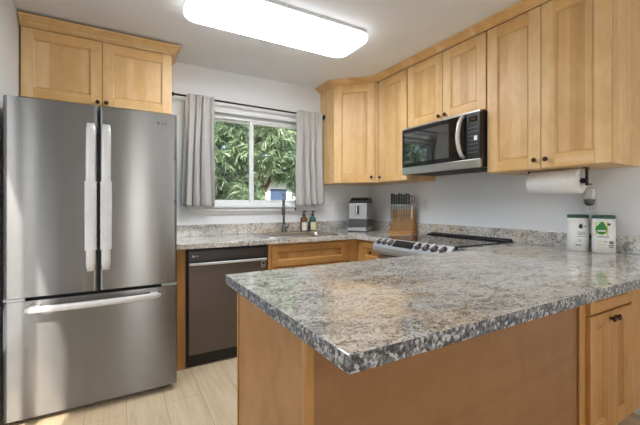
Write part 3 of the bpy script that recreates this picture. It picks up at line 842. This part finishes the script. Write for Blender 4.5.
# ------------------------------------------------------------------ curtains, rod
YC = -.082
rod = thing('curtain_rod', 'dark metal curtain rod across the top of the window', 'curtain rod', (-1.43, YC, 2.118))
B().tube([(-.764, 0, .016), (.762, 0, 0)], .0085, 12).build('tube', rod_m, rod)
for x, sgn in ((-.7655, 1), (.7645, -1)):
    B().lathe([(.026, 0), (.026, sgn*.010), (.016, sgn*.014), (.016, sgn*.040), (.0088, sgn*.043)], (x, 0, .016 if sgn > 0 else 0), 'X', 16).build('end_socket', rod_m, rod)
def curtain(name, label, xt0, xt1, xb0, xb1, zb0, zb1, nf, seed, ztop=2.142):
    rnd = random.Random(seed)
    o = thing(name, label, 'curtain', ((xb0 + xb1)/2, YC, zb0))
    nu, nv = 120, 44
    b = B(); g = []
    ph = [rnd.uniform(0, 6.28) for _ in range(6)]
    for j in range(nv + 1):
        v = j / nv; z0 = 2.140 - (2.140 - 0) * 0
        row = []
        for i in range(nu + 1):
            u = i / nu
            # folds drift a little as they fall
            uu = u + .05 * math.sin(2.4*v + ph[0] + 4*u) * v * u * (1 - u) * 4
            xt = xt0 + (xt1 - xt0) * uu; xb = xb0 + (xb1 - xb0) * uu
            k = v ** .8
            x = xt * (1 - k) + xb * k
            zb = zb0 + (zb1 - zb0) * u
            z = ztop + (zb - ztop) * v
            amp = .017 + .023 * min(1, v * 1.8)
            w = nf * 2 * math.pi * (u + .05 * math.sin(2*math.pi*u + ph[1])) + .5 * math.sin(2.2*v + ph[2])
            y = amp * (1 - 2 * abs(math.sin(w / 2)) ** .75) * (.8 + .2*math.sin(3.1*u*6.28 + ph[3])) + .005 * math.sin(2.3*w + ph[4] + 2*v) + .010 * max(0, 1 - v/.22) * math.sin(2*w + ph[5])
            pinch = math.exp(-((v - .11) / .035) ** 2)
            x += .006 * math.cos(w) * (1 - pinch)
            y = y * (1 - .35*pinch)
            if .0 < v < .05: y *= 1.05
            # rod pocket: keep the sheet in front of the rod at the top, hanging down from it lower
            y -= .039 * (1 - min(1, v / .5))
            row.append(b.bm.verts.new((x - (xb0+xb1)/2, y, z - zb0)))
        g.append(row)
    for j in range(nv):
        for i in range(nu):
            fc = b.bm.faces.new((g[j][i], g[j][i+1], g[j+1][i+1], g[j+1][i])); fc.smooth = True
    c = b.build('cloth', fabric, o)
    md_ = c.modifiers.new('thick', 'SOLIDIFY'); md_.thickness = .0025
    nl = 5
    for k in range(nl):
        x = xt0 + (xt1 - xt0) * (k + .5) / nl - (xb0 + xb1)/2
        t = []
        for a in range(0, 361, 24): t.append((x + .008*math.sin(R(a*.5)), .0125*math.cos(R(a)), 2.118 - zb0 + .0125*math.sin(R(a))))
        lp = B().tube(t, .0022, 6, cap=False)
        lp.build('rod_loop', fabric, o)
    return o
curtain('curtain', 'grey linen curtain panel hanging at the left of the window', -2.062, -1.822, -2.098, -1.812, 1.183, 1.172, 3.4, 3)
curtain('curtain', 'grey linen curtain panel hanging at the right of the window', -1.008, -.722, -.990, -.672, 1.176, 1.190, 3.7, 11)
cd = thing('blind_cord', 'thin grey pull cord hanging beside the right curtain', 'cord', (-.985, -.045, 1.13))
B().tube([(-.010, .0, .30), (-.006, 0, .18), (.0, 0, .05)], .003, 8).build('cord', mid_grey, cd)
B().lathe([(.003, .06), (.006, .045), (.0075, .005), (.005, 0), (0, 0)], (0, 0, 0), 'Z', 12).build('tassel', mid_grey, cd)

# ------------------------------------------------------------------ things on the counters
def bottle(name, label, loc, glass, labmat):
    o = thing(name, label, 'bottle', loc)
    B().lathe([(0, 0), (.031, 0), (.034, .004), (.034, .118), (.030, .132), (.015, .142), (.0135, .155), (0, .155)], (0, 0, 0), 'Z', 28).build('body', glass, o)
    # label wraps the side facing the room
    b = B(); n = 18
    for k in range(n):
        a0, a1 = R(205 + 125*k/n), R(205 + 125*(k+1)/n)
        rr_ = .0346
        fc = b.bm.faces.new([b.bm.verts.new((rr_*math.cos(a), rr_*math.sin(a), z)) for a, z in ((a0, .015), (a1, .015), (a1, .092), (a0, .092))]); fc.smooth = True
    b.build('paper_label', labmat, o)
    pm = B().lathe([(.0165, .150), (.0165, .166), (.008, .169), (.006, .171), (.006, .188), (0, .188)], (0, 0, 0), 'Z', 20).build('pump', black_plastic, o)
    B().box(-.009, .009, -.036, .009, .188, .198, 0, .003).build('nozzle', black_plastic, pm)
    return o
bo = []
bo.append(bottle('soap_bottle', 'amber pump soap bottle beside the sink', (-.908, -.085, CT + .0005), amber, white_label))
bo.append(bottle('soap_bottle', 'green pump soap bottle with a pale label right of the amber one', (-.808, -.085, CT + .0005), green_b, cream_label))
for o in bo: o.scale = (1.04, 1.04, 1.09)

cm = thing('coffee_machine', 'compact silver and black coffee machine in the counter corner', 'coffee machine', (-.300, -.242, CT + .0005), R(-50))
w2 = .098
B().box(-w2, w2, -.14, .14, .045, .125, 0, .006).build('lower_housing', mid_grey, cm)
B().box(-w2 - .006, w2 + .002, -.175, .13, .008, .044, 0, .005).build('drip_tray', machine_m, cm)
B().box(-w2 + .005, w2 - .005, -.165, .125, .0, .008).build('foot_plate', black_plastic, cm)
B().box(-w2, w2, -.145, .14, .126, .296, 0, .008).build('upper_housing', machine_m, cm)
b = B().prism([(-.14, .2965), (.135, .2965), (.135, .338), (.05, .358), (-.05, .350), (-.085, .325), (-.14, .314)], -w2 + .003, w2 - .003, axis='X')
b.build('bean_hopper', black_plastic, cm, bevel=.004)
B().box(-.020, .016, -.168, -.146, .180, .270, 0, .004).build('spout', mid_grey, cm)
B().box(-.012, -.004, -.171, -.168, .185, .265).build('spout_trim', chrome, cm)

kb = thing('knife_block', 'bamboo and clear acrylic knife block full of dark-handled knives', 'knife block', (-.1435, -.714, CT + .0005), R(-63))
B().box(-.118, .118, -.072, .070, .0, .022, 0, .003).build('base_board', bamboo, kb)
B().box(-.112, .112, .020, .060, .0225, .235, 0, .003).build('back_board', bamboo, kb)
B().box(-.112, .112, -.045, .0195, .0225, .088, 0, .003).build('step_board', bamboo, kb)
B().box(-.114, .114, -.056, -.050, .0225, .270, 0, .001).build('acrylic_front', acrylic, kb)
B().box(-.114, .114, .0605, .0665, .0225, .262, 0, .001).build('acrylic_back', acrylic, kb)
def knife(x, y, h0, hl, lab, group='knives in the block', blade=.15, hw=.0116):
    k = thing('knife', lab, 'knife', (0, 0, 0), 0, group)
    M = Matrix.Translation(kb.location) @ Matrix.Rotation(R(-63), 4, 'Z')
    k.location = M @ Vector((x, y, h0)); k.rotation_euler = (0, 0, R(-63))
    B().box(-.0008, .0008, -.014, .010, -blade, 0).build('blade', chrome, k)
    B().box(-hw*.75, hw*.75, -.014, .010, .0, hl, 0, .004).build('handle', black_plastic, k)
    for zz in (.025, hl - .03): B().lathe([(.003, -.0150), (.003, -.0138)], (0, 0, zz), 'Y', 8).lathe([(0, -.0150), (.003, -.0150)], (0, 0, zz), 'Y', 8).build('rivet', chrome, k)
ords = ['first', 'second', 'third', 'fourth', 'fifth', 'sixth', 'seventh', 'eighth']
for i in range(8):
    x = -.100 + i * .0245
    knife(x, -.025, .284, .108 - .006*(i % 3), ords[i] + ' black-handled knife from the left in the acrylic knife block', blade=.165 - .01*(i % 4))
def scissors():
    k = thing('scissors', 'dark red and black kitchen scissors at the right end of the knife block', 'scissors')
    M = Matrix.Translation(kb.location) @ Matrix.Rotation(R(-63), 4, 'Z')
    k.location = M @ Vector((.100, -.022, .27)); k.rotation_euler = (0, 0, R(-63))
    B().box(-.006, .0, -.001, .001, -.13, .02).box(.0, .006, .0012, .003, -.13, .02).build('blades', chrome, k)
    for sgn, mm in ((-1, black_plastic), (1, red_pl)):
        t = [(sgn*.012 + .014*math.cos(R(a)), 0, .062 + .034*math.sin(R(a))) for a in range(0, 361, 24)]
        B().tube(t, .004, 8, cap=False).tube([(sgn*.002, 0, .0), (sgn*.010, 0, .030)], .004, 8).build('finger_loop', mm, k)
scissors()

def canister(label, loc, rz, front):
    o = thing('wipes_canister', label, 'canister', loc, rz)
    sh = 2.7
    bb = B().lathe([(0, 0), (.049, 0), (.054, .004), (.054, .200), (0, .200)], (0, 0, 0), 'Z', 48, shape=sh).build('body', white_can, o)
    B().lathe([(.055, .2005), (.055, .215), (.051, .220), (0, .221)], (0, 0, 0), 'Z', 48, shape=sh).build('lid', green_lid, o)
    def patch(name, pts, mat, off, parent=bb):
        # flat outline (x, z) wrapped on the curved front
        b = B(); mx_ = sum(p_[0] for p_ in pts)/len(pts); mz_ = sum(p_[1] for p_ in pts)/len(pts); rings = []
        for q in (1, .66, .33):
            ring = []
            for x, z in pts:
                x = mx_ + (x - mx_)*q; z = mz_ + (z - mz_)*q
                ring.append(b.bm.verts.new((x, -(.054**sh - min(abs(x), .0539)**sh) ** (1/sh) - off, z)))
            rings.append(ring)
        n = len(pts)
        for a, c in zip(rings, rings[1:]):
            for k in range(n): b.bm.faces.new((a[k], a[(k+1) % n], c[(k+1) % n], c[k]))
        b.bm.faces.new(rings[-1])
        bmesh.ops.recalc_face_normals(b.bm, faces=b.bm.faces)
        return b.build(name, mat, parent)
    def wrap(name, x0, x1, z0, z1, mat, off, n=8):
        b = B()
        for k in range(n):
            xa, xb = x0 + (x1-x0)*k/n, x0 + (x1-x0)*(k+1)/n
            ya, yb = [-(.054**sh - min(abs(x), .0539)**sh) ** (1/sh) - off for x in (xa, xb)]
            fc = b.bm.faces.new([b.bm.verts.new(p_) for p_ in ((xa, ya, z0), (xb, yb, z0), (xb, yb, z1), (xa, ya, z1))]); fc.smooth = True
        return b.build(name, mat, bb)
    def leaf(cx, cz, s_, n=20):
        pts = []
        for k in range(n):
            a = 2*math.pi*k/n
            rr_ = 1 - .12*math.sin(a) ; tip = .55 * max(0, math.cos(a - R(80))) ** 6
            pts.append((cx + s_*.85*math.cos(a)*rr_, cz + s_*(1.0*math.sin(a)*rr_ + tip)))
        return pts
    if front:
        wrap('label_panel', -.044, .014, .105, .180, yellow_m, .0004)
        wrap('label_white', -.036, .006, .100, .176, white_print, .0006)
        patch('leaf_emblem', leaf(-.016, .142, .030), green_leaf, .0011)
        wrap('emblem_band', -.034, .003, .126, .134, white_print, .0014)
        patch('round_seal', [(.018 + .008*math.cos(R(a)), .168 + .007*math.sin(R(a))) for a in range(0, 360, 30)], green_dark, .0008)
        wrap('product_line', -.036, .020, .093, .098, grey_print, .0006)
        wrap('text_line', -.034, -.010, .066, .070, yellow_m, .0006); wrap('text_line', -.006, .010, .066, .070, grey_print, .0006)
        wrap('text_line', -.034, .010, .050, .053, yellow_m, .0006)
        patch('plant_mark', [(.030 + .012*math.cos(R(a)), .064 + .010*math.sin(R(a))) for a in range(20, 360, 34)], grey_print, .0008)
        wrap('text_line', .016, .042, .044, .050, grey_print, .0006); wrap('text_line', .018, .040, .034, .039, grey_print, .0006)
    else:
        patch('leaf_emblem', leaf(.010, .150, .0125), green_dark, .0009)
        wrap('emblem_text', .024, .042, .147, .152, grey_print, .0006)
        wrap('text_rule', -.008, .040, .114, .1165, teal_print, .0006)
        wrap('text_rule', -.008, .040, .088, .0905, teal_print, .0006)
        wrap('text_line', -.004, .036, .106, .109, grey_print, .0006); wrap('text_line', -.004, .036, .098, .101, grey_print, .0006)
        wrap('text_line', -.002, .012, .066, .069, grey_print, .0006); wrap('text_line', -.002, .012, .058, .061, grey_print, .0006)
        wrap('text_line', -.014, .014, .034, .040, grey_print, .0006)
    return o
vang = math.atan2(-(-.95), 2.42)
canister('white canister with a dark green lid and small dark emblem, left of the pair', (-.098, -2.203, CT + .0005), R(-62), False)
canister('white canister with a big green leaf emblem on its label, right of the pair', (-.098, -2.335, CT + .0005), R(-62), True)

# ------------------------------------------------------------------ paper towel holder, outlets
YA, YB = -1.975, -2.266
ZT, XT = 1.331, -.200
h = thing('towel_holder', 'black metal paper towel holder screwed under the tall wall cabinet', 'towel holder', (XT, YB, 1.4075))
B().box(-.011, .011, -.032, -.022, -.105, -.0005, 0, .002).build('arm', iron, h)
B().box(-.022, .022, -.034, -.012, -.0045, -.0005).build('mount_plate', iron, h)
B().tube([(0, -.031, ZT - 1.4075), (0, -.012, ZT - 1.4075), (0, .294, ZT - 1.4075)], [.006, .006, .006], 12).build('spindle', iron, h)
B().lathe([(.0, -.016), (.015, -.013), (.017, -.004), (.010, -.0015), (0, -.001)], (0, -.004, ZT - 1.4075), 'Y', 20).build('end_knob', iron, h)
B().tube([(-.030, -.038, -.098), (.030, -.038, -.098)], .004, 10).build('cross_bar', iron, h)
B().box(-.011, .011, .294, .302, -.085, -.0005).build('arm', iron, h)
pr = thing('paper_towel_roll', 'white paper towel roll hanging under the tall wall cabinet', 'paper towel', (XT, YB + .001, ZT))
B().lathe([(.018, 0), (.068, .0), (.074, .002), (.074, .278), (.068, .282), (.018, .282), (.018, 0)], (0, 0, 0), 'Y', 40).build('paper', paper, pr)
B().lathe([(.0185, .0005), (.0175, .0005), (.0175, .273), (.0178, .273)], (0, 0, 0), 'Y', 24).build('cardboard_core', plain('cardboard', (176, 150, 116), .9), pr)

def plate(label, loc, rz, kind):
    o = thing('wall_plate', label, 'outlet' if kind != 'switch' else 'switch', loc, rz)
    hw = .036 if kind != 'double' else .046
    B().box(-hw, hw, -.006, -.0005, -.058, .058, 0, .002).build('cover', white_pl, o)
    if kind == 'switch':
        B().box(-.017, .017, -.009, -.006, -.033, .033, 0, .0015).build('rocker', white_pl, o)
    else:
        for z in (-.022, .022):
            f_ = B().box(-.016, .016, -.0075, -.006, z - .014, z + .014, 0, .001).build('receptacle', white_pl, o)
            B().box(-.008, -.005, -.0078, -.0074, z - .004, z + .006).box(.005, .008, -.0078, -.0074, z - .004, z + .006).build('slots', slot_m, f_)
    return o
plate('white rocker switch plate on the wall between window and coffee machine', (-.443, 0, 1.163), 0, 'switch')
plate('white outlet plate on the right wall beside the knife block', (0, -.880, 1.190), RW, 'outlet')
plate('white outlet plate on the right wall above the canisters', (0, -2.236, 1.190), RW, 'outlet')
pf = thing('plug_in_freshener', 'white plug-in freshener with a grey cup in the outlet above the canisters', 'air freshener', (-.0085, -2.240, 1.212), RW)
B().box(-.020, .020, -.035, .0, .012, .075, 0, .006).build('warmer_body', white_pl, pf)
b = B().lathe([(0, -.030), (.018, -.026), (.027, -.010), (.029, .008), (.029, .0115), (0, .0115)], (0, -.030, 0), 'Z', 24)
b.build('grey_cup', grey_device, pf)

# ------------------------------------------------------------------ outside the window
struct('ground', B().box(-14, 14, .16, 20, -.4, -.15), grass_m)
nb = thing('neighbour_house', 'pale house across the yard behind the tree', 'house', (3.4, 9.5, -.15))
B().box(-1.6, 4.5, 0, 4, 0, 2.35).build('wall', exterior, nb)
B().prism([(-.5, 2.36), (4.5, 2.36), (2.0, 3.5)], -1.9, 4.8, axis='X').build('roof', plain('roof_shingle', (120, 112, 106), .9), nb)
for x in (-.9, .6):
    wf = B().box(x, x + .8, -.03, -.002, 1.0, 2.0).build('house_window', trim_m, nb)
    B().box(x + .05, x + .75, -.034, -.031, 1.05, 1.95).build('house_pane', plain('house_glass', (70, 90, 120), .1), wf)
def tree(label, loc, blobs, ntw, seed, trunk_r=.11, trunk=((0,0,0),(.05,.1,1.6),(-.1,.15,3.2))):
    rnd = random.Random(seed)
    o = thing('tree', label, 'tree', loc)
    b = B().tube(trunk, [trunk_r, trunk_r*.8, trunk_r*.5], 10)
    b.build('trunk', bark_m, o)
    b = B()
    br = B()
    for (cx, cy, cz, rx, ry, rz, share) in blobs:
        br.tube([(trunk[1][0], trunk[1][1], max(.8, cz - rz*1.3)), ((cx)*.5, (cy)*.5, cz - rz*.5), (cx, cy, cz)], [.05, .035, .012], 7)
        for _ in range(int(ntw * share)):
            while True:
                p_ = Vector((rnd.uniform(-1, 1), rnd.uniform(-1, 1), rnd.uniform(-1, 1)))
                if p_.length < 1: break
            q = Vector((cx + p_.x*rx, cy + p_.y*ry, cz + p_.z*rz))
            d0 = Vector((rnd.uniform(-1, 1), rnd.uniform(-1, .6), rnd.uniform(-.9, .5))).normalized()
            for _n in range(11):
                dv_ = (d0 + Vector((rnd.uniform(-.8, .8), rnd.uniform(-.8, .8), rnd.uniform(-.9, .5)))).normalized()
                ln = rnd.uniform(.11, .24)
                st = q + d0 * rnd.uniform(-.05, .07)
                sd_ = dv_.cross(Vector((rnd.uniform(-1,1), rnd.uniform(-1,1), rnd.uniform(-1,1)))).normalized() * rnd.uniform(.008, .016)
                md2 = st + dv_ * ln * .5
                vs = [b.bm.verts.new(t_) for t_ in (st, md2 + sd_, st + dv_*ln + Vector((0, 0, -.02)), md2 - sd_)]
                b.bm.faces.new(vs)
    br.build('branches', bark_m, o)
    b.build('foliage', leaf_m, o)
tree('big green needled tree filling most of the view through the window', (.1, 3.9, -.15),
     [(-1.1, -.2, 2.5, .8, .6, .9, 1.0), (-.2, -.3, 2.9, .9, .6, 1.0, 1.0), (.9, .1, 2.7, .9, .6, .9, .9), (-1.4, .2, 1.5, .6, .5, .5, .55), (-.5, -.2, 1.6, .5, .4, .4, .4), (0, .2, 3.9, 1.3, .9, .9, .8), (-2.2, .1, 2.4, .8, .7, 1.2, .7)], 620, 5)
tree('green tree standing farther right across the yard', (3.2, 5.6, -.15),
     [(0, 0, 2.6, 1.2, .9, 1.1, 1.0), (-1.0, 0, 2.2, .8, .7, .8, .6), (.9, 0, 2.4, .9, .7, 1.0, .6), (.6, 0, 1.2, .7, .7, .45, .3)], 420, 9)

tree('unseen leafy tree added at the far left of the yard for reflections', (-4.8, 3.7, -.15),
     [(0, 0, 2.2, 1.0, .8, 1.0, 1.0), (-1.2, .3, 2.4, .9, .8, 1.2, .8), (.6, .2, 1.6, .7, .6, .6, .5), (-.4, 0, 3.6, 1.0, .8, .9, .6)], 300, 21)  # extra tree put in so the microwave glass mirrors foliage
